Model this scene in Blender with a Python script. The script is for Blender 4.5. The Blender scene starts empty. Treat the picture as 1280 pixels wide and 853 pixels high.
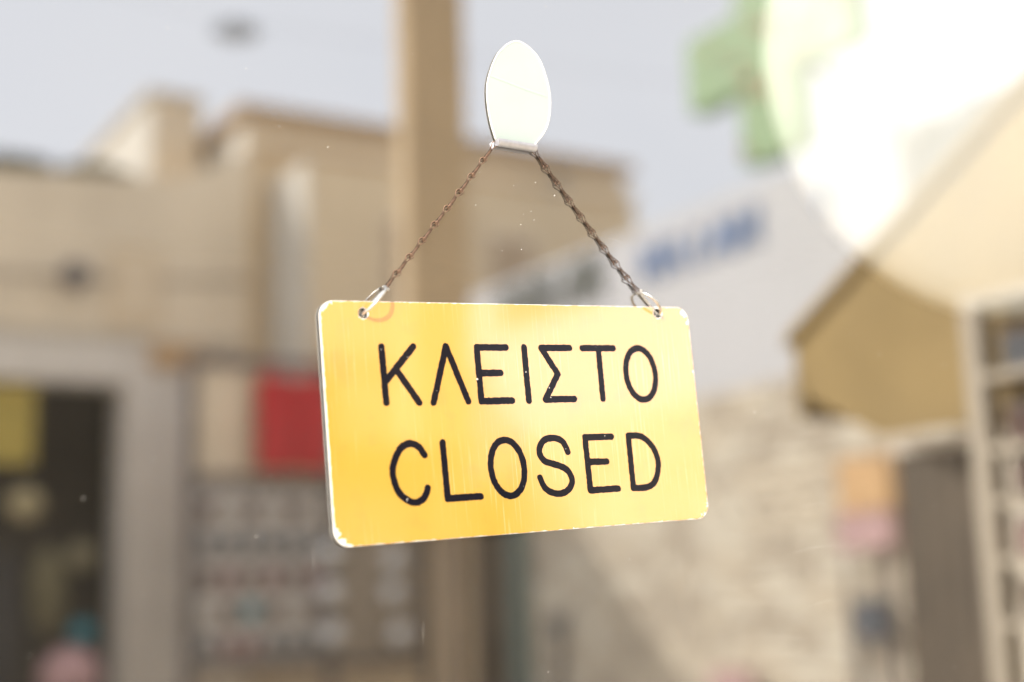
import bpy, bmesh, math, random
import numpy as np
from mathutils import Vector, Matrix

# ------------------------------------------------------------------ camera, sky, sun, exposure
scene = bpy.context.scene
COL = scene.collection

cam_d = bpy.data.cameras.new("camera")
cam = bpy.data.objects.new("camera", cam_d)
COL.objects.link(cam)
scene.camera = cam
CAM_POS = Vector((-0.34316, -0.54886, 1.51677))
YAW, PITCH, ROLL = 0.549443, 0.181344, -0.03
fw = Vector((math.sin(YAW) * math.cos(PITCH), math.cos(YAW) * math.cos(PITCH), math.sin(PITCH)))
rt = Vector((math.cos(YAW), -math.sin(YAW), 0.0))
up = rt.cross(fw)
rt2 = rt * math.cos(ROLL) + up * math.sin(ROLL)
up2 = up * math.cos(ROLL) - rt * math.sin(ROLL)
cam.matrix_world = Matrix((
    (rt2.x, up2.x, -fw.x, CAM_POS.x),
    (rt2.y, up2.y, -fw.y, CAM_POS.y),
    (rt2.z, up2.z, -fw.z, CAM_POS.z),
    (0, 0, 0, 1)))
cam_d.sensor_width = 36.0
cam_d.lens = 50.0
cam_d.clip_start = 0.02
cam_d.clip_end = 3000.0
cam_d.dof.use_dof = True
cam_d.dof.focus_distance = 0.658
cam_d.dof.aperture_fstop = 3.1

SUN_EL, SUN_AZ = math.radians(31), math.radians(229)      # azimuth from +Y towards +X
sun_dir = Vector((math.cos(SUN_EL) * math.sin(SUN_AZ), math.cos(SUN_EL) * math.cos(SUN_AZ), math.sin(SUN_EL)))
world = bpy.data.worlds.new("World")
scene.world = world
world.use_nodes = True
wn, wl = world.node_tree.nodes, world.node_tree.links
wn.clear()
sky = wn.new("ShaderNodeTexSky")
sky.sky_type = 'NISHITA'
sky.sun_disc = False
sky.sun_elevation = SUN_EL
sky.sun_rotation = SUN_AZ
sky.air_density = 1.0
sky.dust_density = 4.0
sky.ozone_density = 1.0
bg = wn.new("ShaderNodeBackground")
bg.inputs["Strength"].default_value = 0.15
wo = wn.new("ShaderNodeOutputWorld")
# thin bright veil of high cloud over the whole sky
veil = wn.new("ShaderNodeTexNoise"); veil.inputs["Scale"].default_value = 1.6; veil.inputs["Detail"].default_value = 5
wtc = wn.new("ShaderNodeTexCoord")
wl.new(wtc.outputs["Generated"], veil.inputs["Vector"])
vr = wn.new("ShaderNodeMapRange")
vr.inputs[1].default_value = 0.3; vr.inputs[2].default_value = 0.7; vr.inputs[3].default_value = 0.70; vr.inputs[4].default_value = 0.92
wl.new(veil.outputs["Fac"], vr.inputs[0])
vm = wn.new("ShaderNodeMix"); vm.data_type = 'RGBA'
vm.inputs["B"].default_value = (5.6, 5.65, 5.9, 1)
wl.new(vr.outputs[0], vm.inputs["Factor"])
wl.new(sky.outputs[0], vm.inputs["A"])
wl.new(vm.outputs["Result"], bg.inputs["Color"])
wl.new(bg.outputs[0], wo.inputs["Surface"])

sun_d = bpy.data.lights.new("sun", 'SUN')
sun_d.energy = 2.7
sun_d.angle = math.radians(0.6)
sun_d.color = (1.0, 0.94, 0.85)
sun = bpy.data.objects.new("sun", sun_d)
COL.objects.link(sun)
sun.rotation_euler = sun_dir.to_track_quat('Z', 'Y').to_euler()
sun.location = sun_dir * 20

scene.render.engine = 'CYCLES'
scene.view_settings.view_transform = 'Standard'
scene.view_settings.look = 'None'
scene.view_settings.gamma = 1.0
scene.view_settings.use_curve_mapping = False
scene.view_settings.exposure = 1.1
scene.cycles.max_bounces = 10
scene.cycles.transparent_max_bounces = 16
scene.cycles.caustics_reflective = False
scene.cycles.caustics_refractive = False
scene.cycles.use_denoising = True
scene.cycles.sample_clamp_indirect = 6.0

RND = random.Random(7)

# ------------------------------------------------------------------ materials
MATS = {}

def new_mat(name):
    m = bpy.data.materials.new(name)
    m.use_nodes = True
    nt = m.node_tree
    b = nt.nodes["Principled BSDF"]
    MATS[name] = m
    return m, nt, b

def plain(name, col, rough=0.7, metal=0.0, var=0.12, scale=6.0, bump=0.0, bscale=40.0, coat=0.0):
    """colour broken up by two scales of noise, with optional fine relief"""
    m, nt, b = new_mat(name)
    N, L = nt.nodes, nt.links
    tc = N.new("ShaderNodeTexCoord")
    n = N.new("ShaderNodeTexNoise")
    n.inputs["Scale"].default_value = scale
    n.inputs["Detail"].default_value = 6
    L.new(tc.outputs["Object"], n.inputs["Vector"])
    r = N.new("ShaderNodeValToRGB")
    r.color_ramp.elements[0].position = 0.3
    r.color_ramp.elements[1].position = 0.7
    r.color_ramp.elements[0].color = [max(c * (1 - var), 0) for c in col] + [1]
    r.color_ramp.elements[1].color = [min(c * (1 + var), 1) for c in col] + [1]
    L.new(n.outputs["Fac"], r.inputs["Fac"])
    L.new(r.outputs["Color"], b.inputs["Base Color"])
    b.inputs["Roughness"].default_value = rough
    b.inputs["Metallic"].default_value = metal
    b.inputs["Coat Weight"].default_value = coat
    if bump:
        n2 = N.new("ShaderNodeTexNoise")
        n2.inputs["Scale"].default_value = bscale
        n2.inputs["Detail"].default_value = 5
        L.new(tc.outputs["Object"], n2.inputs["Vector"])
        bp = N.new("ShaderNodeBump")
        bp.inputs["Strength"].default_value = bump
        bp.inputs["Distance"].default_value = 0.02
        L.new(n2.outputs["Fac"], bp.inputs["Height"])
        L.new(bp.outputs["Normal"], b.inputs["Normal"])
    return m

def glass_mat():
    """solar-control shop glazing: part mirror, part clear"""
    m, nt, b = new_mat("solar_glass")
    N, L = nt.nodes, nt.links
    N.remove(b)
    out = N["Material Output"]
    tr = N.new("ShaderNodeBsdfTransparent")
    tr.inputs["Color"].default_value = (0.95, 0.96, 0.95, 1)
    gl = N.new("ShaderNodeBsdfGlossy")
    gl.inputs["Roughness"].default_value = 0.0
    gl.inputs["Color"].default_value = (1, 1, 1, 1)
    mx = N.new("ShaderNodeMixShader")
    mx.inputs[0].default_value = 0.42
    L.new(tr.outputs[0], mx.inputs[1])
    L.new(gl.outputs[0], mx.inputs[2])
    # thin dusty film, added to lay a milky haze over the view
    tc = N.new("ShaderNodeTexCoord")
    nz = N.new("ShaderNodeTexNoise"); nz.inputs["Scale"].default_value = 9.0; nz.inputs["Detail"].default_value = 7
    L.new(tc.outputs["Object"], nz.inputs["Vector"])
    mr = N.new("ShaderNodeMapRange")
    mr.inputs[1].default_value = 0.3; mr.inputs[2].default_value = 0.7; mr.inputs[3].default_value = 0.010; mr.inputs[4].default_value = 0.030
    L.new(nz.outputs["Fac"], mr.inputs[0])
    df = N.new("ShaderNodeBsdfDiffuse"); df.inputs["Color"].default_value = (0.62, 0.56, 0.47, 1)
    mx2 = N.new("ShaderNodeMixShader")
    L.new(mr.outputs[0], mx2.inputs[0])
    L.new(mx.outputs[0], mx2.inputs[1]); L.new(df.outputs[0], mx2.inputs[2])
    L.new(mx2.outputs[0], out.inputs["Surface"])
    return m

def yellow_mat():
    m, nt, b = new_mat("yellow_laminate")
    N, L = nt.nodes, nt.links
    tc = N.new("ShaderNodeTexCoord")
    mp = N.new("ShaderNodeMapping")
    mp.inputs["Scale"].default_value = (900, 1, 25)
    L.new(tc.outputs["Object"], mp.inputs["Vector"])
    n = N.new("ShaderNodeTexNoise"); n.inputs["Scale"].default_value = 1.0; n.inputs["Detail"].default_value = 4
    L.new(mp.outputs[0], n.inputs["Vector"])
    n2 = N.new("ShaderNodeTexNoise"); n2.inputs["Scale"].default_value = 22.0; n2.inputs["Detail"].default_value = 5
    L.new(tc.outputs["Object"], n2.inputs["Vector"])
    # brushed streaks
    r1 = N.new("ShaderNodeMapRange")
    r1.inputs[1].default_value = 0.56; r1.inputs[2].default_value = 0.74
    L.new(n.outputs["Fac"], r1.inputs[0])
    r2 = N.new("ShaderNodeMapRange")
    r2.inputs[1].default_value = 0.44; r2.inputs[2].default_value = 0.66
    L.new(n2.outputs["Fac"], r2.inputs[0])
    mu = N.new("ShaderNodeMath"); mu.operation = 'MULTIPLY'
    L.new(r1.outputs[0], mu.inputs[0]); L.new(r2.outputs[0], mu.inputs[1])
    mu2 = N.new("ShaderNodeMath"); mu2.operation = 'MULTIPLY'; mu2.inputs[1].default_value = 0.85
    L.new(mu.outputs[0], mu2.inputs[0])
    mix = N.new("ShaderNodeMix"); mix.data_type = 'RGBA'
    mix.inputs["A"].default_value = (0.66, 0.375, 0.022, 1)
    mix.inputs["B"].default_value = (0.86, 0.66, 0.30, 1)
    L.new(mu2.outputs[0], mix.inputs["Factor"])
    # broad fading of the pigment
    n3 = N.new("ShaderNodeTexNoise"); n3.inputs["Scale"].default_value = 9.0; n3.inputs["Detail"].default_value = 2
    L.new(tc.outputs["Object"], n3.inputs["Vector"])
    r3 = N.new("ShaderNodeMapRange")
    r3.inputs[1].default_value = 0.35; r3.inputs[2].default_value = 0.7; r3.inputs[4].default_value = 0.22
    L.new(n3.outputs["Fac"], r3.inputs[0])
    mix2 = N.new("ShaderNodeMix"); mix2.data_type = 'RGBA'
    mix2.inputs["B"].default_value = (0.68, 0.41, 0.06, 1)
    L.new(mix.outputs["Result"], mix2.inputs["A"])
    L.new(r3.outputs[0], mix2.inputs["Factor"])
    n4 = N.new("ShaderNodeTexNoise"); n4.inputs["Scale"].default_value = 60.0; n4.inputs["Detail"].default_value = 8
    L.new(tc.outputs["Object"], n4.inputs["Vector"])
    r4 = N.new("ShaderNodeMapRange")
    r4.inputs[1].default_value = 0.56; r4.inputs[2].default_value = 0.78; r4.inputs[4].default_value = 0.38
    L.new(n4.outputs["Fac"], r4.inputs[0])
    mix3 = N.new("ShaderNodeMix"); mix3.data_type = 'RGBA'
    mix3.inputs["B"].default_value = (0.50, 0.27, 0.03, 1)
    L.new(r4.outputs[0], mix3.inputs["Factor"])
    L.new(mix2.outputs["Result"], mix3.inputs["A"])
    L.new(mix3.outputs["Result"], b.inputs["Base Color"])
    b.inputs["Roughness"].default_value = 0.5
    # polished metallised film: part of the street is mirrored in it
    gl = N.new("ShaderNodeBsdfGlossy")
    gl.inputs["Color"].default_value = (1.0, 0.76, 1.0, 1)
    gl.inputs["Roughness"].default_value = 0.06
    ms = N.new("ShaderNodeMixShader")
    ms.inputs[0].default_value = 0.33
    L.new(b.outputs[0], ms.inputs[1]); L.new(gl.outputs[0], ms.inputs[2])
    L.new(ms.outputs[0], N["Material Output"].inputs["Surface"])
    return m

def letter_mat():
    m, nt, b = new_mat("black_engraving_fill")
    N, L = nt.nodes, nt.links
    tc = N.new("ShaderNodeTexCoord")
    n = N.new("ShaderNodeTexNoise"); n.inputs["Scale"].default_value = 420.0; n.inputs["Detail"].default_value = 2
    L.new(tc.outputs["Object"], n.inputs["Vector"])
    r = N.new("ShaderNodeMapRange"); r.inputs[1].default_value = 0.725; r.inputs[2].default_value = 0.76
    L.new(n.outputs["Fac"], r.inputs[0])
    mix = N.new("ShaderNodeMix"); mix.data_type = 'RGBA'
    mix.inputs["A"].default_value = (0.004, 0.004, 0.009, 1)
    mix.inputs["B"].default_value = (0.6, 0.55, 0.5, 1)
    L.new(r.outputs[0], mix.inputs["Factor"])
    L.new(mix.outputs["Result"], b.inputs["Base Color"])
    b.inputs["Roughness"].default_value = 0.35
    b.inputs["Specular IOR Level"].default_value = 0.1
    b.inputs["Coat Weight"].default_value = 1.0
    b.inputs["Coat IOR"].default_value = 1.32
    b.inputs["Coat Roughness"].default_value = 0.05
    return m

glass = glass_mat()
def clear_mat():
    m, nt, b = new_mat("clear_glass_side")
    nt.nodes.remove(b)
    tr = nt.nodes.new("ShaderNodeBsdfTransparent")
    tr.inputs["Color"].default_value = (0.97, 0.98, 0.97, 1)
    nt.links.new(tr.outputs[0], nt.nodes["Material Output"].inputs["Surface"])
    return m
clear = clear_mat()
yellow = yellow_mat()
black = letter_mat()
core = plain("white_core", (0.78, 0.76, 0.72), 0.5, var=0.06, scale=300)
pad_white = plain("white_enamel", (0.38, 0.44, 0.41), 0.35, var=0.03, scale=60, coat=0.6)
steel = plain("nickel_wire", (0.68, 0.66, 0.62), 0.32, 1.0, var=0.2, scale=500)
hook_steel = plain("hook_steel", (0.60, 0.60, 0.64), 0.42, 1.0, var=0.1, scale=300)
bronze = plain("rusty_bronze_wire", (0.13, 0.08, 0.055), 0.45, 0.7, var=0.6, scale=350)
rust = plain("rust_brown_wire", (0.19, 0.115, 0.075), 0.5, 0.6, var=0.6, scale=350)
dust_m = plain("dust", (0.75, 0.72, 0.66), 0.9, var=0.1)
tan_wall = plain("ochre_render", (0.80, 0.63, 0.41), 0.9, var=0.10, scale=0.8, bump=0.3)
pale_tan = plain("pale_ochre_render", (0.86, 0.72, 0.53), 0.9, var=0.12, scale=0.9, bump=0.3)
lime = plain("lime_wash", (0.72, 0.68, 0.60), 0.9, var=0.06, scale=1.2, bump=0.2)
cream = plain("cream_render", (0.62, 0.55, 0.44), 0.9, var=0.08, scale=1.0, bump=0.2)
stone = plain("pale_stone", (0.74, 0.66, 0.53), 0.9, var=0.25, scale=4.0, bump=0.5)
stone_l = plain("light_stone", (0.80, 0.74, 0.62), 0.9, var=0.2, scale=4.0, bump=0.5)
stone_d = plain("dark_stone", (0.60, 0.53, 0.43), 0.9, var=0.25, scale=4.0, bump=0.5)
mortar = plain("mortar", (0.78, 0.71, 0.59), 0.95, var=0.1, scale=3.0)
shop_white = plain("white_board", (0.56, 0.57, 0.60), 0.6, var=0.04, scale=1.0)
blue_ink = plain("blue_lettering", (0.16, 0.24, 0.42), 0.6, var=0.1)
grey_ink = plain("grey_lettering", (0.10, 0.11, 0.10), 0.6, var=0.1)
green = plain("green_acrylic", (0.24, 0.38, 0.19), 0.5, var=0.12, scale=5)
led_red = plain("unlit_red_diodes", (0.42, 0.32, 0.18), 0.5, var=0.2)
canvas = plain("olive_canvas", (0.36, 0.26, 0.11), 0.85, var=0.12, scale=5)
brick_m = plain("brown_brick", (0.40, 0.27, 0.14), 0.9, var=0.25, scale=20)
dark_wood_and_shade = plain("dark_wood_and_shade", (0.10, 0.075, 0.05), 0.6, var=0.3, scale=5)  # door leaf, and the shade painted in under the awning
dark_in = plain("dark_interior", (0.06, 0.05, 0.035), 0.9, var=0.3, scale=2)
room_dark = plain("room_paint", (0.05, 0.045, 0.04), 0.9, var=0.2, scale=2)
grey_frame = plain("grey_painted_frame", (0.78, 0.71, 0.62), 0.6, var=0.06, scale=3)
dark_metal = plain("dark_rack_metal", (0.15, 0.13, 0.13), 0.5, 0.2, var=0.2)
pave = plain("paving", (0.58, 0.53, 0.45), 0.9, var=0.2, scale=1.5)
lamp_white = plain("white_lampshade", (0.76, 0.76, 0.75), 0.6, var=0.02)
card = plain("display_card", (0.58, 0.53, 0.47), 0.8, var=0.2, scale=8)
cardw = plain("white_card", (0.78, 0.74, 0.70), 0.7, var=0.08, scale=8)
red = plain("red_cloth", (0.60, 0.004, 0.012), 0.7, var=0.25, scale=6)
teal = plain("teal_goods", (0.02, 0.25, 0.32), 0.6, var=0.2)
brownish = plain("brown_goods", (0.12, 0.06, 0.05), 0.7, var=0.4, scale=10)
plum = plain("plum_goods", (0.22, 0.08, 0.09), 0.7, var=0.3, scale=10)
slate = plain("slate_goods", (0.10, 0.11, 0.13), 0.7, var=0.3, scale=10)
orange = plain("orange_goods", (0.62, 0.40, 0.20), 0.7, var=0.2, scale=6)
pink = plain("pink_goods", (0.50, 0.33, 0.33), 0.7, var=0.2, scale=6)
ygoods = plain("yellow_poster", (0.50, 0.38, 0.07), 0.7, var=0.15, scale=4)
teal_frame = plain("green_grey_frame", (0.16, 0.21, 0.19), 0.6, var=0.15)
leafy = plain("dry_roof_plants", (0.12, 0.12, 0.06), 0.9, var=0.4, scale=8)
tile = plain("roof_tile", (0.50, 0.37, 0.24), 0.85, var=0.2, scale=6)

# ------------------------------------------------------------------ helpers
def link(name, mesh, mat, parent=None, smooth=False):
    o = bpy.data.objects.new(name, mesh)
    COL.objects.link(o)
    if mat and not mesh.materials:
        mesh.materials.append(mat)
    if parent:
        o.parent = parent
    if smooth:
        for p in mesh.polygons:
            p.use_smooth = True
    return o

def empty(name, loc=(0, 0, 0)):
    o = bpy.data.objects.new(name, None)
    o.empty_display_size = 0.05
    o.location = loc
    COL.objects.link(o)
    return o

def tag(o, label, cat, group=None):
    o["label"] = label
    o["category"] = cat
    if group:
        o["group"] = group
    return o

def structure(o):
    o["kind"] = "structure"
    return o

def boxes(name, lst, mat, parent=None, off=(0, 0, 0), bevel=0.0):
    """lst of (x0,x1,y0,y1,z0,z1) into one mesh"""
    bm = bmesh.new()
    for x0, x1, y0, y1, z0, z1 in lst:
        r = bmesh.ops.create_cube(bm, size=1)
        for v in r["verts"]:
            v.co.x = (x0 + x1) / 2 + v.co.x * (x1 - x0) - off[0]
            v.co.y = (y0 + y1) / 2 + v.co.y * (y1 - y0) - off[1]
            v.co.z = (z0 + z1) / 2 + v.co.z * (z1 - z0) - off[2]
    if bevel:
        bmesh.ops.bevel(bm, geom=bm.edges[:], offset=bevel, segments=2, affect='EDGES')
    me = bpy.data.meshes.new(name)
    bm.to_mesh(me); bm.free()
    return link(name, me, mat, parent)

def box(name, b, mat, parent=None, off=(0, 0, 0), bevel=0.0):
    return boxes(name, [b], mat, parent, off, bevel)

def prism(name, pts, d0, d1, axis, mat, parent=None, off=(0, 0, 0)):
    """pts: 2-D outline; axis 'x' -> pts are (y,z) ; axis 'y' -> pts are (x,z)"""
    bm = bmesh.new()
    lo, hi = [], []
    for a, c in pts:
        p0 = (d0, a, c) if axis == 'x' else (a, d0, c)
        p1 = (d1, a, c) if axis == 'x' else (a, d1, c)
        lo.append(bm.verts.new(Vector(p0) - Vector(off)))
        hi.append(bm.verts.new(Vector(p1) - Vector(off)))
    bm.faces.new(lo); bm.faces.new(hi[::-1])
    n = len(pts)
    for i in range(n):
        j = (i + 1) % n
        bm.faces.new((lo[j], lo[i], hi[i], hi[j]))
    bmesh.ops.recalc_face_normals(bm, faces=bm.faces[:])
    me = bpy.data.meshes.new(name)
    bm.to_mesh(me); bm.free()
    return link(name, me, mat, parent)

def tube_bm(bm, pts, r, seg=8, closed=False):
    """round wire along pts (list of Vector)"""
    n = len(pts)
    rings = []
    prev = None
    for i in range(n):
        a = pts[(i - 1) % n] if (closed or i > 0) else pts[i]
        c = pts[(i + 1) % n] if (closed or i < n - 1) else pts[i]
        t = (c - a).normalized()
        if prev is None:
            ref = Vector((0.3, 1, 0.2)) if abs(t.y) < 0.9 else Vector((1, 0, 0))
            nrm = (ref - t * ref.dot(t)).normalized()
        else:
            nrm = (prev - t * prev.dot(t)).normalized()
        prev = nrm
        bn = t.cross(nrm)
        rr = r[i] if isinstance(r, (list, tuple)) else r
        rings.append([bm.verts.new(pts[i] + (nrm * math.cos(2 * math.pi * k / seg) + bn * math.sin(2 * math.pi * k / seg)) * rr) for k in range(seg)])
    m = n if closed else n - 1
    for i in range(m):
        A, B = rings[i], rings[(i + 1) % n]
        sh = 0
        if closed and i == n - 1:      # untwist the seam
            sh = min(range(seg), key=lambda s: sum((A[k].co - B[(k + s) % seg].co).length for k in range(seg)))
        for k in range(seg):
            bm.faces.new((A[k], A[(k + 1) % seg], B[(k + 1 + sh) % seg], B[(k + sh) % seg]))
    if not closed:
        bm.faces.new(rings[0][::-1]); bm.faces.new(rings[-1])

def tube(name, pts, r, mat, parent=None, seg=8, closed=False):
    bm = bmesh.new()
    tube_bm(bm, [Vector(p) for p in pts], r, seg, closed)
    bmesh.ops.recalc_face_normals(bm, faces=bm.faces[:])
    me = bpy.data.meshes.new(name)
    bm.to_mesh(me); bm.free()
    return link(name, me, mat, parent, smooth=True)

def sphere(name, c, rad, mat, parent=None, sub=3, off=(0, 0, 0)):
    bm = bmesh.new()
    bmesh.ops.create_uvsphere(bm, u_segments=12 * sub, v_segments=8 * sub, radius=1)
    rx, ry, rz = rad if isinstance(rad, tuple) else (rad, rad, rad)
    for v in bm.verts:
        v.co = Vector((v.co.x * rx + c[0] - off[0], v.co.y * ry + c[1] - off[1], v.co.z * rz + c[2] - off[2]))
    me = bpy.data.meshes.new(name)
    bm.to_mesh(me); bm.free()
    return link(name, me, mat, parent, smooth=True)

# --- outline of a signed distance field (marching squares) -> extruded solid
def contour(F, x0, y0, h):
    ny, nx = F.shape
    segs = {}
    ins = F < 0
    def ptx(i, j):
        a, b = F[j, i], F[j, i + 1]
        return (x0 + (i + a / (a - b)) * h, y0 + j * h)
    def pty(i, j):
        a, b = F[j, i], F[j + 1, i]
        return (x0 + i * h, y0 + (j + a / (a - b)) * h)
    code = ins[:-1, :-1] * 1 + ins[:-1, 1:] * 2 + ins[1:, 1:] * 4 + ins[1:, :-1] * 8
    T = {1: [(3, 0)], 2: [(0, 1)], 3: [(3, 1)], 4: [(1, 2)], 5: [(3, 0), (1, 2)], 6: [(0, 2)], 7: [(3, 2)], 8: [(2, 3)], 9: [(2, 0)],
         10: [(0, 1), (2, 3)], 11: [(2, 1)], 12: [(1, 3)], 13: [(1, 0)], 14: [(0, 3)]}
    pos = {}
    for j, i in zip(*np.nonzero((code > 0) & (code < 15))):
        for s, e in T[int(code[j, i])]:
            ks = []
            for q in (s, e):
                if q == 0: k = ('x', i, j); p = ptx
                elif q == 2: k = ('x', i, j + 1); p = ptx
                elif q == 3: k = ('y', i, j); p = pty
                else: k = ('y', i + 1, j); p = pty
                if k not in pos: pos[k] = p(k[1], k[2])
                ks.append(k)
            segs[ks[0]] = ks[1]
    loops = []
    while segs:
        k0 = next(iter(segs)); k = k0; lp = []
        while k in segs:
            lp.append(pos[k]); k = segs.pop(k)
        if len(lp) > 6: loops.append(lp)
    return loops

def solid_from_loops(name, loops, front, thick, mat, parent=None, bevel=0.0, scale=0.001):
    """loops in mm (x,z); the front face lies at y=front (m), the body goes back by thick (m)"""
    cu = bpy.data.curves.new(name, 'CURVE')
    cu.dimensions = '2D'
    cu.fill_mode = 'BOTH'
    for lp in loops:
        sp = cu.splines.new('POLY')
        sp.points.add(len(lp) - 1)
        for p, (a, c) in zip(sp.points, lp):
            p.co = (a * scale, c * scale, 0, 1)
        sp.use_cyclic_u = True
    cu.extrude = thick / 2 - bevel
    if bevel:
        cu.bevel_depth = bevel
        cu.bevel_resolution = 1
        cu.offset = -bevel
    tmp = bpy.data.objects.new("tmp", cu)
    COL.objects.link(tmp)
    dg = bpy.context.evaluated_depsgraph_get()
    me = bpy.data.meshes.new_from_object(tmp.evaluated_get(dg))
    bpy.data.objects.remove(tmp); bpy.data.curves.remove(cu)
    me.name = name
    for v in me.vertices:
        x, y, z = v.co
        v.co = (x, front + thick / 2 - z, y)      # curve plane -> wall plane, +z of the curve faces the street (-y)
    bm = bmesh.new(); bm.from_mesh(me)
    bmesh.ops.remove_doubles(bm, verts=bm.verts[:], dist=1e-7)
    bmesh.ops.recalc_face_normals(bm, faces=bm.faces[:])
    bm.to_mesh(me); bm.free()
    me.materials.clear()
    return link(name, me, mat, parent)

# ------------------------------------------------------------------ the setting: street ground, shop wall with its window, dark room
GZ = 0.0
ground = structure(box("ground", (-60, 60, -80, 0.0, -0.2, 0.0), pave))
GL = 0.0022                                      # street face of the glass
WX0, WX1, WZ0, WZ1 = -1.3, 1.25, 0.45, 2.90      # window opening
shop_wall = structure(boxes("shop_wall", [
    (-8, WX0, 0.0095, 0.25, 0, 6.0), (WX1, 8, 0.0095, 0.25, 0, 6.0),
    (WX0, WX1, 0.0095, 0.25, 0, WZ0), (WX0, WX1, 0.0095, 0.25, WZ1, 6.0)], cream))
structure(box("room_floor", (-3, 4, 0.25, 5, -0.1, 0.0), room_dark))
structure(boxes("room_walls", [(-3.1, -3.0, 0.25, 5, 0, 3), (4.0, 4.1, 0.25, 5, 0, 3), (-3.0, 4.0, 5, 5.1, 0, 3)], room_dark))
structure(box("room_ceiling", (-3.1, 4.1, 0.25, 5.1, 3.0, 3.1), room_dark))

win = tag(empty("shop_window", (0, GL, WZ0)), "large reflective shop window pane behind the hanging yellow sign", "window")
wo_ = (0, GL, WZ0)
box("glass_pane", (WX0 + .03, WX1 - .03, GL, GL + 0.006, WZ0 + .03, WZ1 - .03), glass, win, wo_)
pane = win.children[0].data
pane.materials.append(clear)
for p in pane.polygons:
    p.material_index = 0 if p.normal.y < -.5 else 1
for b in ((WX0, WX1, GL - .02, GL + .04, WZ0, WZ0 + .03), (WX0, WX1, GL - .02, GL + .04, WZ1 - .03, WZ1),
          (WX0, WX0 + .03, GL - .02, GL + .04, WZ0 + .03, WZ1 - .03), (WX1 - .03, WX1, GL - .02, GL + .04, WZ0 + .03, WZ1 - .03)):
    box("frame_bar", b, grey_frame, win, wo_)

# dust specks and fine scratches on the glass
def dust():
    bm = bmesh.new()
    def speck(x, z, r, e=1.0, a=0.0):
        ps = []
        k = 7
        for i in range(k):
            t = 2 * math.pi * i / k
            rr = r * RND.uniform(.7, 1.2)
            u, w = rr * math.cos(t) * e, rr * math.sin(t)
            ps.append(bm.verts.new((x + u * math.cos(a) - w * math.sin(a), GL - 0.0001, z + u * math.sin(a) + w * math.cos(a) - WZ0)))
        top = bm.verts.new((x, GL - 0.0001 - r * .6, z - WZ0))
        for i in range(k):
            bm.faces.new((ps[i], ps[(i + 1) % k], top))
    for _ in range(230):
        speck(RND.uniform(-.26, .40), RND.uniform(1.46, 1.88), abs(RND.gauss(0, .0001)) + .00005, RND.uniform(.8, 1.6), RND.uniform(0, 3))
    for _ in range(26):          # a smudge of splashes under the hook
        speck(RND.gauss(0.004, .013), RND.gauss(1.695, .016), abs(RND.gauss(0, .0001)) + .00006, RND.uniform(1, 2.2), RND.uniform(0, 3))
    for x, z, ln, a in ((.150, 1.535, .040, .15), (.160, 1.508, .030, .18), (-.105, 1.53, .012, 1.6), (.165, 1.56, .02, .1), (-.055, 1.50, .010, 1.5), (.05, 1.69, .012, -.2)):
        n = 9
        pr = None
        for i in range(n):
            t = i / (n - 1)
            px, pz = x + ln * t * math.cos(a), z + ln * t * math.sin(a) + .0012 * math.sin(t * 3)
            w = .000028 * math.sin(math.pi * (0.06 + .88 * t))
            cur = (bm.verts.new((px - w * math.sin(a), GL - .0002, pz - w * math.cos(a) - WZ0)),
                   bm.verts.new((px + w * math.sin(a), GL - .0002, pz + w * math.cos(a) - WZ0)))
            if pr:
                bm.faces.new((pr[0], cur[0], cur[1], pr[1]))
            pr = cur
    me = bpy.data.meshes.new("dust")
    for v in bm.verts:
        v.co.y -= GL
    bm.to_mesh(me); bm.free()
    o = link("dust", me, dust_m, win)
    o["kind"] = "stuff"
dust()

# ------------------------------------------------------------------ the sign
SZ = 1.6
TILT = 0.06661
sign = tag(empty("hanging_sign", (0, 0, SZ)), "yellow plastic sign with black ΚΛΕΙΣΤΟ CLOSED lettering hanging on a chain", "sign")
sign.rotation_euler = (0, -TILT, 0)
HW, HH, RC = 100.0, 52.55, 7.0
HOLES = [(-79.3, 47.1), (81.0, 49.3)]

def rrect(X, Z, hw, hh, r):
    qx, qz = np.abs(X) - (hw - r), np.abs(Z) - (hh - r)
    return np.hypot(np.maximum(qx, 0), np.maximum(qz, 0)) + np.minimum(np.maximum(qx, qz), 0) - r

def vnoise(X, Z, s, seed):
    rs = np.random.RandomState(seed)
    G = rs.rand(260, 260)
    u, w = X / s + 128.3, Z / s + 128.7
    i, j = np.floor(u).astype(int), np.floor(w).astype(int)
    a, b = u - i, w - j
    a, b = a * a * (3 - 2 * a), b * b * (3 - 2 * b)
    i %= 259; j %= 259
    return (G[i, j] * (1 - a) + G[i + 1, j] * a) * (1 - b) + (G[i, j + 1] * (1 - a) + G[i + 1, j + 1] * a) * b

def grid(x0, x1, z0, z1, h):
    xs, zs = np.arange(x0, x1 + h, h), np.arange(z0, z1 + h, h)
    return np.meshgrid(xs, zs)

X, Z = grid(-103, 103, -56, 56, 0.4)
F = rrect(X, Z, HW, HH, RC)
for hx, hz in HOLES:
    F = np.maximum(F, 2.3 - np.hypot(X - hx, Z - hz))
solid_from_loops("board", contour(F, -103, -56, 0.4), 0.0, 0.0013, core, sign, bevel=0.0002)
X, Z = grid(-103, 103, -56, 56, 0.3)
F = rrect(X, Z, HW - .4, HH - .3, RC - .3)
F = F + (vnoise(X, Z, 2.2, 1) - .5) * .45 + (vnoise(X, Z, 0.8, 2) - .5) * .25
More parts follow.
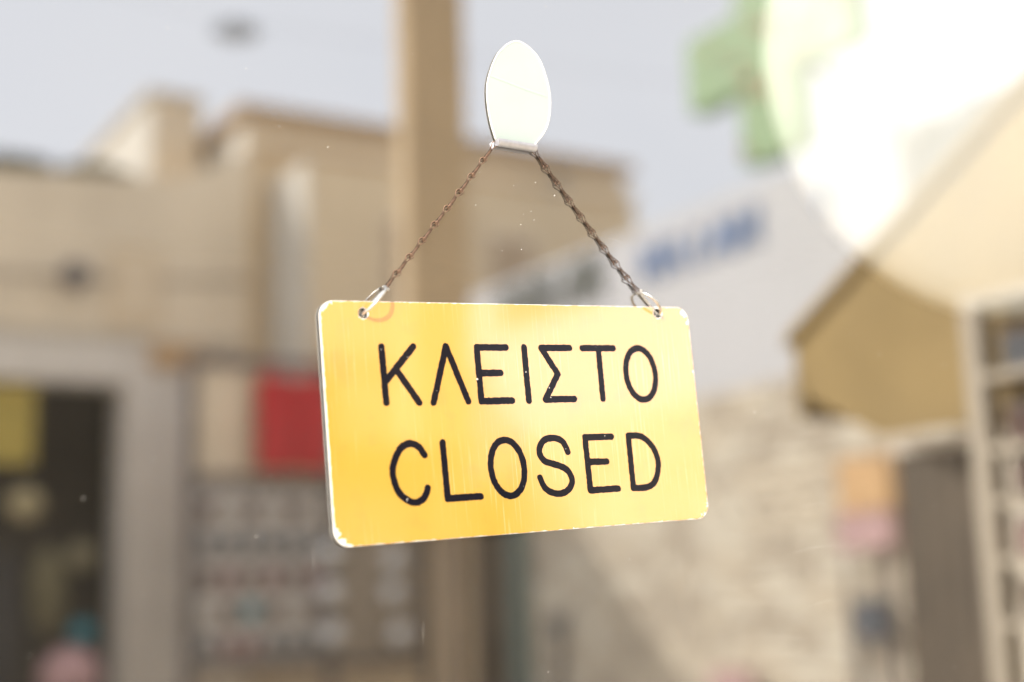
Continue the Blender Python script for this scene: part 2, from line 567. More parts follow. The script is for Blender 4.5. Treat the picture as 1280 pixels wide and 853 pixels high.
# chipped corners: the film is gone in ragged patches
for cx_, cz_, rr in ((-99.5, -47, 2.0), (-97.5, -50.8, 2.3), (-93, -52.6, 1.7), (-98.0, 50.6, 2.4), (-94.5, 53.0, 1.9), (-100.4, 45, 1.4),
                     (97.5, 50.0, 2.3), (99.6, 45.0, 1.7), (97.5, -51.5, 2.0), (100, -46, 1.2), (100.2, 20, .8), (20, -53.1, .9), (70, -53, .8)):
    dd = np.hypot((X - cx_), (Z - cz_)) - rr - (vnoise(X, Z, 1.1, 3) - .5) * 2.2 - (vnoise(X, Z, .5, 13) - .5) * .9
    F = np.maximum(F, -dd)
for (hx, hz), rr in zip(HOLES, (2.65, 2.9)):
    F = np.maximum(F, rr + (vnoise(X, Z, 1.0, 4) - .5) * .5 - np.hypot(X - hx, Z - hz))
solid_from_loops("yellow_face", contour(F, -103, -56, 0.3), -0.00018, 0.00016, yellow, sign)

def seg_d(X, Z, a, b):
    ax, az = a; bx_, bz = b
    dx, dz = bx_ - ax, bz - az
    L2 = dx * dx + dz * dz + 1e-9
    t = np.clip(((X - ax) * dx + (Z - az) * dz) / L2, 0, 1)
    return np.hypot(X - ax - t * dx, Z - az - t * dz)

def smooth_open(p, n=10):
    out = []
    q = [p[0]] + list(p) + [p[-1]]
    for i in range(1, len(q) - 2):
        for k in range(n):
            t = k / n
            out.append(tuple(0.5 * ((2 * q[i][c]) + (-q[i - 1][c] + q[i + 1][c]) * t + (2 * q[i - 1][c] - 5 * q[i][c] + 4 * q[i + 1][c] - q[i + 2][c]) * t * t
                                    + (-q[i - 1][c] + 3 * q[i][c] - 3 * q[i + 1][c] + q[i + 2][c]) * t ** 3) for c in (0, 1)))
    out.append(p[-1])
    return out

def ell(cx, cz, rx, rz, tilt=0.0):
    return [(cx + rx * math.cos(t) , cz + rz * math.sin(t) + tilt * math.cos(t)) for t in [2 * math.pi * k / 48 for k in range(49)]]

LETTERS = [
    ("K", [[(-71.9, 32.4), (-71.5, 7.8)], [(-56.3, 32.5), (-70.6, 17.7)], [(-65.1, 21.7), (-55.4, 7.6)]]),
    ("Λ", [[(-48.3, 7.5), (-39.9, 32.6), (-30.6, 7.7)]]),
    ("E", [[(-8.5, 32.1), (-24.0, 32.2), (-23.8, 7.6), (-7.5, 7.6)], [(-24.0, 20.4), (-12.6, 20.4)]]),
    ("I", [[(1.3, 32.2), (1.4, 7.4)]]),
    ("Σ", [[(26.6, 32.0), (10.6, 31.9), (18.7, 19.6), (10.5, 7.7), (26.7, 7.7)]]),
    ("T", [[(33.9, 31.8), (51.9, 31.8)], [(43.1, 31.7), (43.0, 7.5)]]),
    ("O", [ell(66.8, 19.2, 8.8, 12.6, -.5)]),
    ("C", [smooth_open([(-54.9, -15.5), (-57.3, -11.9), (-61.7, -10.2), (-67.0, -12.9), (-70.9, -21.6), (-68.5, -31.2), (-62.2, -35.7), (-56.9, -34.2), (-54.5, -29.9)])]),
    ("L", [[(-45.4, -10.4), (-45.1, -35.0), (-28.3, -34.9)]]),
    ("O", [ell(-13.1, -22.9, 8.8, 12.6, -.8)]),
    ("S", [smooth_open([(20.2, -16.9), (17.9, -12.2), (12.9, -10.2), (7.1, -11.5), (4.6, -16.1), (6.9, -20.5), (12.4, -22.4), (18.6, -25.0), (21.2, -30.2), (18.3, -34.6), (12.4, -35.9), (6.4, -33.4), (3.7, -28.1)])]),
    ("E", [[(45.8, -10.7), (30.6, -10.5), (30.9, -35.3), (46.9, -35.3)], [(30.7, -22.1), (41.8, -22.3)]]),
    ("D", [[(55.7, -10.5), (55.7, -35.6)], [(55.7, -10.5)] + smooth_open([(60.5, -10.6), (64.8, -11.9), (69.6, -16.6), (71.9, -23.6), (70.0, -31.2), (66.0, -34.9), (61.0, -35.7)]) + [(55.7, -35.6)]]),
]
for li, (ch, strokes) in enumerate(LETTERS):
    pts = [p for s in strokes for p in s]
    x0, x1 = min(p[0] for p in pts) - 3, max(p[0] for p in pts) + 3
    z0, z1 = min(p[1] for p in pts) - 3, max(p[1] for p in pts) + 3
    X, Z = grid(x0, x1, z0, z1, 0.2)
    F = np.full(X.shape, 99.0)
    for s in strokes:
        for a, b in zip(s[:-1], s[1:]):
            F = np.minimum(F, seg_d(X, Z, a, b))
    F = F - 1.55 + (vnoise(X + 40 * li, Z, 1.1, 9) - .5) * .28
    o = solid_from_loops("letter", contour(F, x0, z0, 0.2), -0.00034, 0.0003, black, sign, bevel=0.00005)
    o["label"] = "black engraved letter " + ch

# ------------------------------------------------------------------ split rings through the two holes
def sign_to_world(u, v):
    c, s = math.cos(TILT), math.sin(TILT)
    return Vector(((u * c - v * s) / 1000, 0.0, SZ + (u * s + v * c) / 1000))

def split_ring(hole, attach, r, label, start):
    h = sign_to_world(*hole) + Vector((0, .0009, 0))
    a = Vector((attach[0] / 1000, 0, SZ + attach[1] / 1000))
    d = (a - h); d.y = 0; d.normalize()
    root = tag(empty("split_ring", h), label, "ring", "wire rings joining the sign to the chain")
    ctr = d * (r - .0008)
    nrm = d.cross(Vector((0, 1, 0)))
    pts = []
    turns, n = 1.10, 60
    for i in range(n):
        t = start + 2 * math.pi * turns * i / (n - 1)
        pts.append(ctr + -d * math.cos(t) * r + Vector((0, -1, 0)) * (math.sin(t) * (r * .9 if math.sin(t) > 0 else .0005)) + nrm * (.0017 * (i / (n - 1) - .5)))
    tube("wire", pts, .00066, steel, root, 10)
    return h + d * (2 * r - .0010) + Vector((0, -.0004, 0))

top_l = split_ring(HOLES[0], (-70.5, 54.9), .0086, "thin wire ring through the left hole of the yellow sign", math.radians(150))
top_r = split_ring(HOLES[1], (67.8, 63.8), .0076, "open wire ring through the right hole of the yellow sign", math.radians(165))

# ------------------------------------------------------------------ folded metal hook stuck on the glass
hook = tag(empty("wall_hook", (0, GL, SZ + .13)), "white oval folded metal hook stuck to the glass above the yellow sign", "hook")
OV = [(1.65, 183), (12.8, 177.7), (18.3, 165.6), (19.7, 153.6), (16.9, 141), (9.2, 130.6), (-12.2, 130.8), (-14.9, 140.1), (-16.3, 151.7), (-15.1, 161.9), (-8.9, 175.4)]
def closed_smooth(p, n=8):
    out = []
    m = len(p)
    for i in range(m):
        a, b, c, d = p[i - 1], p[i], p[(i + 1) % m], p[(i + 2) % m]
        if i == 5:            # the straight lower edge
            out.append(b); continue
        if i == 4: d = (c[0] * 2 - b[0], c[1] * 2 - b[1])
        if i == 6: a = (b[0] * 2 - c[0], b[1] * 2 - c[1])
        for k in range(n):
            t = k / n
            out.append(tuple(0.5 * (2 * b[q] + (c[q] - a[q]) * t + (2 * a[q] - 5 * b[q] + 4 * c[q] - d[q]) * t * t + (-a[q] + 3 * b[q] - 3 * c[q] + d[q]) * t ** 3) for q in (0, 1)))
    return out
def in_hook(lp): return [(a, c - 130) for a, c in lp]
solid_from_loops("front_plate", [in_hook(closed_smooth(OV))], 0.0011 - GL, 0.0007, pad_white, hook, bevel=0.0003)
# the fold at the foot: a half round trough that carries the chain
def trough():
    bm = bmesh.new()
    yc, zc, R = -.0001, -.0002, .0022
    prof = [(yc - R * math.cos(t), zc - R * math.sin(t)) for t in [math.pi * k / 14 for k in range(15)]]
    prof += [(yc + R, .0007), (.0017, .0012), (.0010, .0012), (yc - R, .0008)]
    rows = [[bm.verts.new((x, y - GL, z)) for y, z in prof] for x in (-.0121, -.0060, .0, .0050, .0091)]
    n = len(prof)
    for A, B in zip(rows[:-1], rows[1:]):
        for k in range(n):
            bm.faces.new((A[k], A[(k + 1) % n], B[(k + 1) % n], B[k]))
    bm.faces.new(rows[0]); bm.faces.new(rows[-1])
    bmesh.ops.recalc_face_normals(bm, faces=bm.faces[:])
    me = bpy.data.meshes.new("fold")
    bm.to_mesh(me); bm.free()
    link("fold", me, hook_steel, hook)
trough()
rim_loop = in_hook([(1.7 + (a - 1.7) * .985, 156 + (c - 156) * .988) for a, c in closed_smooth(OV)])
tube("rim", [(a / 1000, .00125 - GL, c / 1000) for a, c in rim_loop], .00042, core, hook, 8, True)
bm_ = bmesh.new()                                # shallow ridge shaped to stand in for a reflected bright line on the plate
rows_ = []
for x_, z_ in ((-.0148, .0325), (-.005, .0308), (.006, .0288), (.0176, .0272)):
    rows_.append([bm_.verts.new((x_, y_ - GL, z_ + dz_)) for y_, dz_ in ((.00112, -.0009), (.00098, 0), (.00112, .0009))])
for A_, B_ in zip(rows_[:-1], rows_[1:]):
    for k_ in (0, 1):
        bm_.faces.new((A_[k_], B_[k_], B_[k_ + 1], A_[k_ + 1]))
me_ = bpy.data.meshes.new("glint_ridge"); bm_.to_mesh(me_); bm_.free()
link("glint_ridge", me_, pad_white, hook)
solid_from_loops("adhesive_pad", [in_hook([(a * .985, 156 + (c - 156) * .985) for a, c in closed_smooth(OV)])], 0.00185 - GL, 0.0003, core, hook)

# ------------------------------------------------------------------ the chain: one run over the hook, a link at a time
def link_mesh(twist, wire):
    """one unit-length knotted wire link along +z (0..1 = pitch), width in metres"""
    bm = bmesh.new()
    wr = .00022
    P = .0104
    def ang(t): return math.radians(-twist / 3 + twist * min(max(t, 0), 1))
    def pt(t, w, dn=0.0):
        a = ang(t)
        return Vector((w * math.cos(a) - dn * math.sin(a), w * math.sin(a) + dn * math.cos(a), t * P))
    eye = [(-.13, 0.0), (-.10, .9), (-.02, 1.6), (.08, 1.65), (.19, 1.15), (.30, .55), (.45, .42), (.65, .62), (.85, .98), (.98, 1.22), (1.03, .9), (1.05, 0)]
    side = [pt(t, w / 1000) for t, w in eye]
    other = [pt(t, -w / 1000) for t, w in eye[1:-1]][::-1]
    tube_bm(bm, side + other, wr, 6, True)
    for s in (-1, 1):      # the end is folded back up along the body
        back = [(1.03, .75, .0), (1.02, .7, .5), (.93, .62, .75), (.72, .42, .6), (.5, .2, .5), (.36, .22, .45)]
        tube_bm(bm, [pt(t, s * w / 1000, dn / 1000) for t, w, dn in back], wr, 6)
    bmesh.ops.recalc_face_normals(bm, faces=bm.faces[:])
    me = bpy.data.meshes.new("chain_link")
    bm.to_mesh(me); bm.free()
    for p in me.polygons: p.use_smooth = True
    me.materials.append(wire)
    return me, P
LM_TWISTED, LP = link_mesh(75, rust)
LM_FLAT, LP = link_mesh(24, bronze)
chain = tag(empty("hanging_chain", (0, GL, SZ + .13)), "thin rusty brown chain running over the hook and down to both rings", "chain")
base = chain.location.copy()
def run(a, b, n, turn, sag, LM):
    ax = (b - a)
    for i in range(n):
        def at(t):
            p = a + ax * t
            p.z -= sag * 4 * t * (1 - t)
            p.y = a.y + (b.y - a.y) * max(0.0, (t - .72) / .28) ** 1.5      # lies along the glass, leaves it for the ring
            return p
        p0, p1 = at(i / n), at((i + 1) / n)
        d = (p1 - p0)
        L = d.length
        d.normalize()
        o = bpy.data.objects.new("chain_link", LM)
        COL.objects.link(o)
        o.parent = chain
        # width direction: in the wall plane, then turned about the link's axis
        w = Vector((0, 1, 0)).cross(d).normalized()
        q = d.cross(w)
        t = math.radians(turn + RND.uniform(-6, 6))
        w2 = w * math.cos(t) + q * math.sin(t)
        q2 = d.cross(w2)
        M = Matrix(((w2.x, q2.x, d.x), (w2.y, q2.y, d.y), (w2.z, q2.z, d.z)))
        o.matrix_local = Matrix.Translation(p0 - base) @ M.to_4x4() @ Matrix.Diagonal((1, 1, L / LP, 1))
HL, HR = Vector((-.0122, .0012, SZ + .1292)), Vector((.0092, .0012, SZ + .1292))
run(HL, top_l, 9, 62, .0008, LM_TWISTED)
run(HR, top_r, 9, 0, .0010, LM_FLAT)

# ------------------------------------------------------------------ behind the glass: two round white lampshades
def lampshade(name, c, r, label, yawz):
    root = tag(empty(name, c), label, "lampshade", "round white lampshades inside the shop")
    bm = bmesh.new()
    prof = [(0.0, -.20), (.25, -.19), (.5, -.165), (.72, -.12), (.88, -.07), (.97, -.025), (1.0, .02), (.985, .06), (.95, .03), (.8, -.06), (.5, -.13), (0.0, -.16)]
    n = 64
    rows = []
    for rr, yy in prof:
        rows.append([bm.verts.new((r * rr * math.cos(2 * math.pi * k / n), r * yy, r * rr * math.sin(2 * math.pi * k / n))) for k in range(n)] if rr else [bm.verts.new((0, r * yy, 0))])
    for A, B in zip(rows[:-1], rows[1:]):
        for k in range(n):
            if len(A) == 1: bm.faces.new((A[0], B[k], B[(k + 1) % n]))
            elif len(B) == 1: bm.faces.new((A[k], A[(k + 1) % n], B[0]))
            else: bm.faces.new((A[k], A[(k + 1) % n], B[(k + 1) % n], B[k]))
    bmesh.ops.recalc_face_normals(bm, faces=bm.faces[:])
    me = bpy.data.meshes.new("shade")
    bm.to_mesh(me); bm.free()
    o = link("shade", me, lamp_white, root, smooth=True)
    o.rotation_euler = (0, 0, -yawz)
    tube("cord", [(0, .02, r * .9), (0, .02, 2.98 - c[2])], .004, dark_metal, root, 8)
    return root
lampshade("lampshade", (0.728, 0.32, 1.995), .232, "big round white lampshade behind the glass at upper right", .25)

# ------------------------------------------------------------------ the street that the glass mirrors
# ochre house with its sunlit side wall
h = tag(empty("ochre_house", (5.18, -14, 0)), "ochre two storey house mirrored in the glass, pale side wall in sun", "house")
of = (5.18, -14, 0)
prism("wall", [(5.18, 0), (10.75, 0), (10.6, 6.25), (10.3, 6.98), (5.18, 6.98)], -14, -18, 'y', tan_wall, h, of)
box("side_wall", (5.14, 5.176, -18, -14.0, 0, 6.9), lime, h, of)
box("eave", (5.02, 10.45, -18, -13.85, 6.985, 7.10), tile, h, of)
box("bay", (5.45, 8.9, -13.995, -12.95, 3.2, 6.2), tan_wall, h, of)
box("bay_side", (5.41, 5.447, -13.99, -12.95, 3.2, 6.2), lime, h, of)
for x in (6.3, 7.6):
    w = box("window", (x, x + .7, -12.948, -12.92, 4.6, 5.7), pale_tan, h, of)
    box("pane", (x + .06, x + .64, -12.918, -12.915, 4.68, 5.62), tile, w, (0, 0, 0)).location = (-5.18, 14, 0)
pipe_m = plain("zinc_pipe", (.45, .42, .38), .5, .3)
tube("drainpipe", [(9.3 - 5.18, .06, 0), (9.3 - 5.18, .06, 6.9)], .05, pipe_m, h)
box("cornice", (5.2, 10.5, -13.99, -13.88, 6.62, 6.72), pale_tan, h, of)
box("string_course", (5.41, 8.95, -12.949, -12.90, 4.2, 4.32), pale_tan, h, of)
# narrow white house
h = tag(empty("white_house", (4.4, -15.1, 0)), "narrow white house behind the low shop, sun on its side", "house")
of = (4.4, -15.1, 0)
box("wall", (4.43, 5.0, -20, -15.1, 0, 7.45), pale_tan, h, of)
box("side_wall", (4.39, 4.428, -20, -15.1, 0, 7.42), lime, h, of)
box("coping", (4.34, 5.02, -20.05, -15.05, 7.455, 7.53), cream, h, of)
# low shop with doorway
h = tag(empty("shop_front", (3.0, -13.8, 0)), "low ochre shop front with a grey framed doorway mirrored at lower left", "shop")
of = (3.0, -13.8, 0)
prism("wall", [(-2, 0), (-2, 5.95), (2.5, 5.95), (4.3, 6.08), (5.12, 6.5), (5.12, 4.25), (-2, 4.25)], -13.8, -14.3, 'y', pale_tan, h, of)
box("wall_pier", (4.42, 5.12, -14.3, -13.8, 0, 4.249), pale_tan, h, of)
box("wall_pier", (-2, 1.2, -14.3, -13.8, 0, 4.249), pale_tan, h, of)
box("header", (1.2, 4.42, -14.2, -13.76, 3.83, 4.248), grey_frame, h, of)
box("jamb", (3.78, 4.42, -14.2, -13.75, 0, 3.829), grey_frame, h, of)
box("jamb", (1.2, 1.6, -14.2, -13.75, 0, 3.829), grey_frame, h, of)
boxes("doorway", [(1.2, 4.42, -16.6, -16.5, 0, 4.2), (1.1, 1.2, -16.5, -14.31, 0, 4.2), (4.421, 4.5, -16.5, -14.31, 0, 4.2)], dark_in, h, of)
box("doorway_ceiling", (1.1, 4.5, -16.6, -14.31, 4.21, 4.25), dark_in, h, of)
sh = box("shutter", (3.62, 4.12, -13.799, -13.77, 4.45, 5.25), tan_wall, h, of)
for q_ in range(7):
    box("slat", (3.65, 4.09, -13.769, -13.755, 4.5 + q_ * .10, 4.57 + q_ * .10), pale_tan, sh).location = (-3.0, 13.8, 0)
box("string_course", (-2, 5.1, -13.799, -13.74, 4.26, 4.34), cream, h, of)
tube("cable", [(-4, .03, 2.05 + 2.9), (-1, .03, 4.86), (.6, .03, 4.9), (2.1, .03, 5.02)], .012, dark_metal, h, 6)
box("poster", (2.2, 2.92, -13.95, -13.93, 3.0, 3.79), ygoods, h, of)
def bush(loc, rad, label):
    root = tag(empty("roof_plant", loc), label, "plant", "dry plants along the shop roof")
    bm = bmesh.new()
    for _ in range(260):
        t, u = RND.uniform(0, 6.28), RND.uniform(-1, 1)
        k = RND.uniform(.5, 1)
        c = Vector((rad[0] * k * math.cos(t) * math.sqrt(1 - u * u), rad[1] * k * math.sin(t) * math.sqrt(1 - u * u), rad[2] * (1 + u * k)))
        a, b = Vector((RND.gauss(0, 1), RND.gauss(0, 1), RND.gauss(0, 1))).normalized() * .07, Vector((RND.gauss(0, 1), RND.gauss(0, 1), RND.gauss(0, 1))).normalized() * .05
        bm.faces.new([bm.verts.new(c + q) for q in (a, b, -a, -b)])
    me = bpy.data.meshes.new("foliage"); bm.to_mesh(me); bm.free()
    link("foliage", me, leafy, root)
    tube("stem", [(0, 0, 0), (.02, .01, rad[2])], .02, brownish, root, 6)
bush((2.7, -14.0, 5.95), (.42, .25, .10), "dry plant at the left end of the mirrored shop roof")
bush((3.5, -14.0, 5.98), (.40, .25, .09), "dry plant halfway along the mirrored shop roof")
# things on the shop front
b = tag(empty("wall_lamp", (3.19, -13.8, 4.86)), "dark round wall lamp above the mirrored doorway", "lamp")
sphere("globe", (0, .25, 0), .15, dark_metal, b, 1)
tube("arm", [(0, -.01, 0), (0, .12, 0)], .03, dark_metal, b)
t_ = tag(empty("street_lantern", (2.44, -7, 4.87)), "blue grey lantern hung on a wire against the sky", "lantern")
sphere("shade", (0, 0, 0), (.15, .15, .04), plain("blue_grey_enamel", (.50, .58, .72), .4), t_, 1)
tube("wire", [(-3.5, 0, .35), (-1.5, 0, .16), (0, 0, .05), (3, 0, .22), (8.0, 0, .9)], .0015, dark_metal, t_, 6)

t_ = tag(empty("orange_sign", (4.29, -13.8, 4.02)), "small orange box sign on the mirrored shop front", "sign")
box("box", (-.26, .26, .01, .16, 0, .24), orange, t_, (0, 0, 0), .02)
box("bracket", (-.03, .03, -.005, .009, .05, .2), dark_metal, t_)
# tan square column in front of the houses
b = tag(empty("column", (2.38, -4.6, 0)), "square tan column on a slim steel foot between glass and houses", "column")
of = (2.38, -4.6, 0)
box("shaft", (2.275, 2.555, -4.62, -4.5, 2.15, 7), plain("column_render", (.58, .45, .29), .9, var=.1, scale=1.5, bump=.3), b, of, .008)
box("steel_foot", (2.45, 2.51, -4.59, -4.53, .12, 2.149), plain("brown_steel", (.16, .12, .085), .6, var=.2), b, of, .004)
box("plinth", (2.2, 2.62, -4.8, -4.42, 0, .119), stone, b, of, .01)

# pharmacy: white upper wall with lettering, stone below
h = tag(empty("pharmacy", (6.5, -8, 0)), "white walled pharmacy with blue lettering mirrored right of the ochre house", "shop")
of = (6.5, -8, 0)
box("upper_wall", (6.5, 9.0, -11.5, -2.6, 3.0, 4.5), shop_white, h, of)
box("wall", (6.52, 9.0, -11.5, -2.6, 0, 2.998), mortar, h, of)
rs = random.Random(3)
STONE = []
for k in range(3):
    bm = bmesh.new()
    bmesh.ops.create_cube(bm, size=1)
    for v in bm.verts:
        v.co += Vector((rs.uniform(-.03, .03), rs.uniform(-.04, .04), rs.uniform(-.05, .05)))
    me = bpy.data.meshes.new("stone"); bm.to_mesh(me); bm.free()
    me.materials.append([stone, stone_l, stone_d][k]); STONE.append(me)
z, row = .5, 0
while z < 2.95:
    hh = .12
    y = -11.45 + rs.uniform(0, .2)
    while y < -5.4:
        ln = rs.uniform(.20, .36)
        o = bpy.data.objects.new("stone", rs.choice(STONE)); COL.objects.link(o); o.parent = h
        o.location = (6.515 - of[0], y + ln / 2 - of[1], z + hh / 2 - of[2])
        o.scale = (.045, ln - .02, hh - .02)
        y += ln
    z += hh
def glyphs(word, y0, y1, z0, z1, slope, mat, th):
    """letter shapes on the wall plane x=6.5, read by someone facing the wall; y runs from y1 (first) to y0 (last)"""
    G = {'A': [(0, 0, .5, 1), (.5, 1, 1, 0), (.25, .4, .75, .4)], 'M': [(0, 0, .05, 1), (.05, 1, .5, .3), (.5, .3, .95, 1), (.95, 1, 1, 0)],
         'I': [(.5, 0, .5, 1)], 'N': [(0, 0, 0, 1), (0, 1, 1, 0), (1, 0, 1, 1)], 'H': [(0, 0, 0, 1), (1, 0, 1, 1), (0, .5, 1, .5)],
         'L': [(0, 0, .5, 1), (.5, 1, 1, 0)], 'D': [(0, 0, .5, 1), (.5, 1, 1, 0), (0, 0, 1, 0)]}
    n = len(word)
    adv = (y1 - y0) / n
    for i, ch in enumerate(word):
        if ch == ' ': continue
        bm = bmesh.new()
        for j, (a, b_, c, d) in enumerate(G[ch]):
            ya, yb = y1 - (i + .12 + a * .76) * adv, y1 - (i + .12 + c * .76) * adv
            za, zb = z0 + b_ * (z1 - z0), z0 + d * (z1 - z0)
            p, q = Vector((0, ya, za)), Vector((0, yb, zb))
            u = (q - p).normalized() * th * .5
            v = Vector((0, -u.z, u.y))
            x = 6.47 - .001 * j
            cs = [p - u + v, p - u - v, q + u - v, q + u + v]
            lo = [bm.verts.new(Vector((6.499, k.y, k.z)) - Vector(of)) for k in cs]
            hi = [bm.verts.new(Vector((x, k.y, k.z)) - Vector(of)) for k in cs]
            bm.faces.new(hi); bm.faces.new(lo[::-1])
            for k in range(4): bm.faces.new((lo[k], lo[(k + 1) % 4], hi[(k + 1) % 4], hi[k]))
        bmesh.ops.recalc_face_normals(bm, faces=bm.faces[:])
        me = bpy.data.meshes.new("letter"); bm.to_mesh(me); bm.free()
        link("letter", me, mat, h)
glyphs("NAIAM", -8.55, -7.1, 4.07, 4.30, 0, blue_ink, .07)
glyphs("I", -6.5, -6.35, 4.15, 4.30, 0, blue_ink, .07)
glyphs("MAINHI", -10.95, -9.1, 4.08, 4.40, 0, grey_ink, .09)
# green pharmacy cross on a bracket
g = tag(empty("pharmacy_cross", (5.5, -5.76, 4.92)), "green pharmacy cross sign with unlit diode dots", "sign")
def cross():
    a, bq = .25, .75
    P = [(-a, -bq), (a, -bq), (a, -a), (bq, -a), (bq, a), (a, a), (a, bq), (-a, bq), (-a, a), (-bq, a), (-bq, -a), (-a, -a)]
    prism("panel", P, -.08, .08, 'x', green, g)
    for _ in range(24):
        y, zz = RND.choice([(RND.uniform(-a, a), RND.uniform(-bq, bq)), (RND.uniform(-bq, bq), RND.uniform(-a, a))])
        y, zz = max(min(y, bq - .05), -bq + .05), max(min(zz, bq - .05), -bq + .05)
        s = RND.uniform(.02, .05)
        box("diode", (-.1, -.081, y - s, y + s, zz - s, zz + s), led_red, g)
    tube("bracket", [(.08, 0, 0), (1.0, 0, -.3), (1.02, 0, -.48)], .03, dark_metal, g)
cross()
# goods and fittings at the foot of the pharmacy wall
def stand(name, b, mat, label, cat):
    root = tag(empty(name, ((b[0] + b[1]) / 2, (b[2] + b[3]) / 2, 0)), label, cat)
    of = tuple(root.location)
    box("panel", b, mat, root, of, .01)
    boxes("leg", [(b[0] + .02, b[0] + .04, b[2] + .04, b[2] + .07, 0, b[4] - .001)], dark_metal, root, of)
    boxes("leg", [(b[0] + .02, b[0] + .04, b[3] - .07, b[3] - .04, 0, b[4] - .001)], dark_metal, root, of)
    return root
r_ = stand("display_board", (6.33, 6.40, -6.36, -5.88, 1.78, 2.02), pink, "orange and pink display board in front of the stone wall", "board")
box("upper_panel", (-.035, .035, -.21, .26, 2.021, 2.37), orange, r_, (0, 0, 0), .01)
stand("dark_box_sign", (6.36, 6.44, -6.32, -6.03, 1.21, 1.46), slate, "small dark board low on the stone wall at right", "board")
stand("small_plaque", (6.40, 6.46, -10.0, -9.8, 1.24, 1.40), slate, "small grey plaque on a stand near the green frame", "board")
stand("red_board", (6.36, 6.42, -7.8, -7.35, .75, .98), pink, "reddish board at the lower edge of the view", "board")
g2 = tag(empty("door_frame", (6.42, -10.55, 0)), "green grey door frame at the end of the stone wall", "door")
of = (6.42, -10.55, 0)
box("post", (6.38, 6.46, -10.62, -10.40, 0, 2.7), teal_frame, g2, of)
box("door_leaf", (6.47, 6.50, -11.4, -10.63, 0, 2.6), dark_wood_and_shade, g2, of)

# rack of souvenirs
pearl = plain("pearl_white", (.90, .89, .87), .25, var=.02)
RY = -12.4
k = tag(empty("souvenir_rack", (5.2, RY, 0)), "dark metal rack of hanging souvenir cards mirrored at lower left", "rack")
of = (5.2, RY, 0)
RX0, RXM, RX1 = 3.97, 5.39, 6.44
for x in (RX0, RXM, RX1):
    box("post", (x, x + .08, RY - .04, RY + .04, 0, 3.92), dark_metal, k, of)
for a_, b_ in ((RX0 + .081, RXM - .001), (RXM + .081, RX1 - .001)):
    for zz in (3.82, 2.68, .93):
        box("rail", (a_, b_, RY - .03, RY + .03, zz, zz + .10), dark_metal, k, of)
box("back_panel", (RX0 + .09, RXM - .01, RY - .06, RY - .041, 1.05, 2.67), card, k, of)
box("upper_panel", (RX0 + .09, 4.55, RY - .06, RY - .041, 2.80, 3.80), pale_tan, k, of)
box("back_panel", (RXM + .09, RX1 - .01, RY - .06, RY - .041, 1.05, 2.67), plain("brown_felt", (0.42, 0.35, 0.27), .9, var=.2), k, of)
ORD = ["first", "second", "third", "fourth", "fifth", "sixth"]
goods_mats = [brownish, plum, slate, card, brownish, slate]
for r in range(5):
    for c in range(6):
        x = RX0 + .21 + c * .215
        zz = 2.48 - r * .315
        m = goods_mats[(r * 5 + c * 3) % 6]
        if (r, c) in ((3, 2),): m = teal
        if (r, c) in ((4, 1), (4, 2)): m = plum
        q = tag(empty("souvenir_card", (x, RY, zz)), "souvenir card on the dark rack, %s row, %s from the left" % (ORD[r], ORD[c]), "card", "souvenir cards on the rack")
        box("backing", (-.085, .085, 0, .01, -.13, .12), cardw, q)
        box("trinket", (-.07, .07, .011, .04, -.11, .05), m, q, (0, 0, 0), .006)
for x, label in ((4.63, "red cloth bag hanging on the rack, left one"), (5.02, "red cloth bag hanging on the rack, right one beside the sign")):
    q = tag(empty("red_bag", (x + .18, RY + .12, 2.83)), label, "bag", "red bags on the rack")
    box("body", (-.185, .185, -.06, .06, 0, .90), red, q, (0, 0, 0), .03)
    tube("handle", [(-.09, 0, .895), (-.06, -.05, 1.0), (.06, -.05, 1.0), (.09, 0, .895)], .015, red, q, 6)
for j, (x, zz) in enumerate(((5.36, 2.03), (5.36, 1.66), (5.38, 1.27), (6.05, 1.96), (6.03, 1.64), (6.10, 1.24))):
    q = tag(empty("white_ornament", (x, RY + .15, zz)), "round white ornament on the brown felt panel, %s column, %s row" % (("left", "right")[j // 3], ORD[j % 3]), "ornament", "round white ornaments on the felt panel")
    sphere("ball", (0, 0, 0), .11, pearl, q, 1)
    tube("cord", [(0, 0, .095), (0, -.05, .22)], .005, dark_metal, q, 6)
# goods in the doorway
for nm, c, rad, m, lb in (("straw_hat", (2.70, -13.2, 2.55), (.16, .12, .15), plain("straw", (.40, .33, .18), .9), "pale straw hat hung in the dark doorway"),
                          ("woven_basket", (3.22, -13.2, 2.06), (.14, .12, .13), plain("wicker", (.22, .19, .11), .9), "woven basket hung at the right of the doorway"),
                          ("cloth_bundle", (2.92, -13.2, 1.75), (.18, .15, .4), plain("linen", (.14, .12, .06), .9, var=.4, scale=12), "dull green cloths heaped in the doorway"),
                          ("blue_ball", (3.25, -13.2, 1.36), (.12, .12, .10), teal, "blue ball above the white and red heap"),
                          ("coloured_heap", (3.15, -13.2, .95), (.30, .2, .28), plain("white_red_cloth", (.55, .34, .34), .9, var=.6, scale=9), "white and red cloth heap at the foot of the doorway"),
                          ("dark_coat", (2.52, -13.1, 1.4), (.16, .15, .75), plain("black_cloth", (.012, .012, .015), .9), "black coat hanging at the left edge of the doorway")):
    q = tag(empty(nm, c), lb, nm.split("_")[1])
    sphere("body", (0, 0, 0), rad, m, q, 1)
    tube("hanger", [(0, 0, rad[2] * .95), (0, 0, rad[2] + .06)], .008, dark_metal, q, 6)

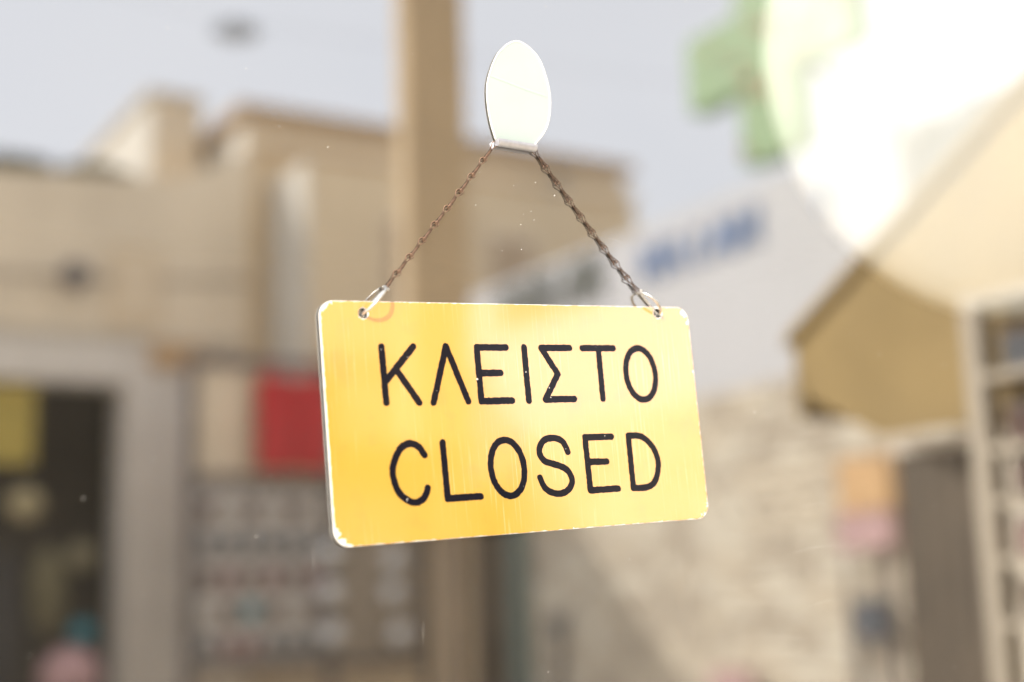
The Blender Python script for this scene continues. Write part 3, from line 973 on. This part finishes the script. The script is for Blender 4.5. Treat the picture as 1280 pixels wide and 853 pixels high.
# neighbouring shop's awning, a panel coloured dark for shade, and shelf
a = tag(empty("awning", (1.6, 0, 0)), "olive canvas awning of the neighbouring shop sloping across the right side", "awning")
of = (1.6, 0, 0)
prism("cheek", [(-.02, 2.83), (-1.53, 2.0), (-1.52, 1.90), (-1.33, 1.80), (-.02, 1.79)], 1.60, 1.615, 'x', canvas, a, of)
prism("roof_cloth", [(-.02, 2.87), (-1.56, 2.024), (-1.56, 2.004), (-.02, 2.85)], 1.59, 4.2, 'x', canvas, a, of)
box("valance", (1.616, 4.2, -1.56, -1.545, 1.86, 2.003), canvas, a, of)
tube("arm", [(1.64 - 1.6, -.02, 2.2), (1.64 - 1.6, -1.5, 1.98)], .015, dark_metal, a)
p = tag(empty("shade_panel", (1.75, -1.3, 0)), "dark panel standing in for the shade under the olive awning", "shade_panel")  # dark colour stands in for the shade beneath the awning
for i in range(5):
    box("plank", (1.74, 1.77, -1.425 + i * .042, -1.425 + i * .042 + .039, 0, 1.775), dark_wood_and_shade, p, (1.75, -1.3, 0))
box("cap", (1.735, 1.775, -1.43, -1.21, 1.776, 1.80), grey_frame, p, (1.75, -1.3, 0))
s = tag(empty("display_shelf", (1.55, -.8, 0)), "white shelf unit with small dark goods at the right edge", "shelf")
of = (1.55, -.8, 0)
shelf_paint = plain("shelf_paint", (.50, .44, .35), .6, var=.08)
for y in (-1.06, -.60):
    box("upright", (1.53, 1.57, y, y + .035, 0, 2.0), shelf_paint, s, of)
SH = [1.995, 1.865, 1.745, 1.66, 1.565, 1.465, 1.35]
for zz in SH:
    box("board", (1.53, 1.72, -1.024, -.601, zz - .014, zz), shelf_paint, s, of)
box("back_panel", (1.721, 1.73, -1.06, -.565, 0, 2.0), dark_in, s, of)
i = 0
names = ["dark", "blue", "brown", "plum", "grey", "black"]
for li, zz in enumerate(SH[1:-1]):
    for c in range(4):
        y = -1.0 + c * .098
        m = [slate, brownish, brownish, plum, brownish][(li + c) % 5]
        q = tag(empty("goods_box", (1.6, y + .04, zz)), "small goods box on the white shelf unit, %s shelf down, %s along" % (ORD[li], ORD[c]), "box", "goods boxes on the white shelf unit")
        box("carton", (-.05, .05, -.038, .038, .001, .055 + .012 * ((li * 3 + c) % 3)), m, q, (0, 0, 0), .003)
        box("lid", (-.051, .051, -.039, .039, .056 + .012 * ((li * 3 + c) % 3), .064 + .012 * ((li * 3 + c) % 3)), dark_metal, q)
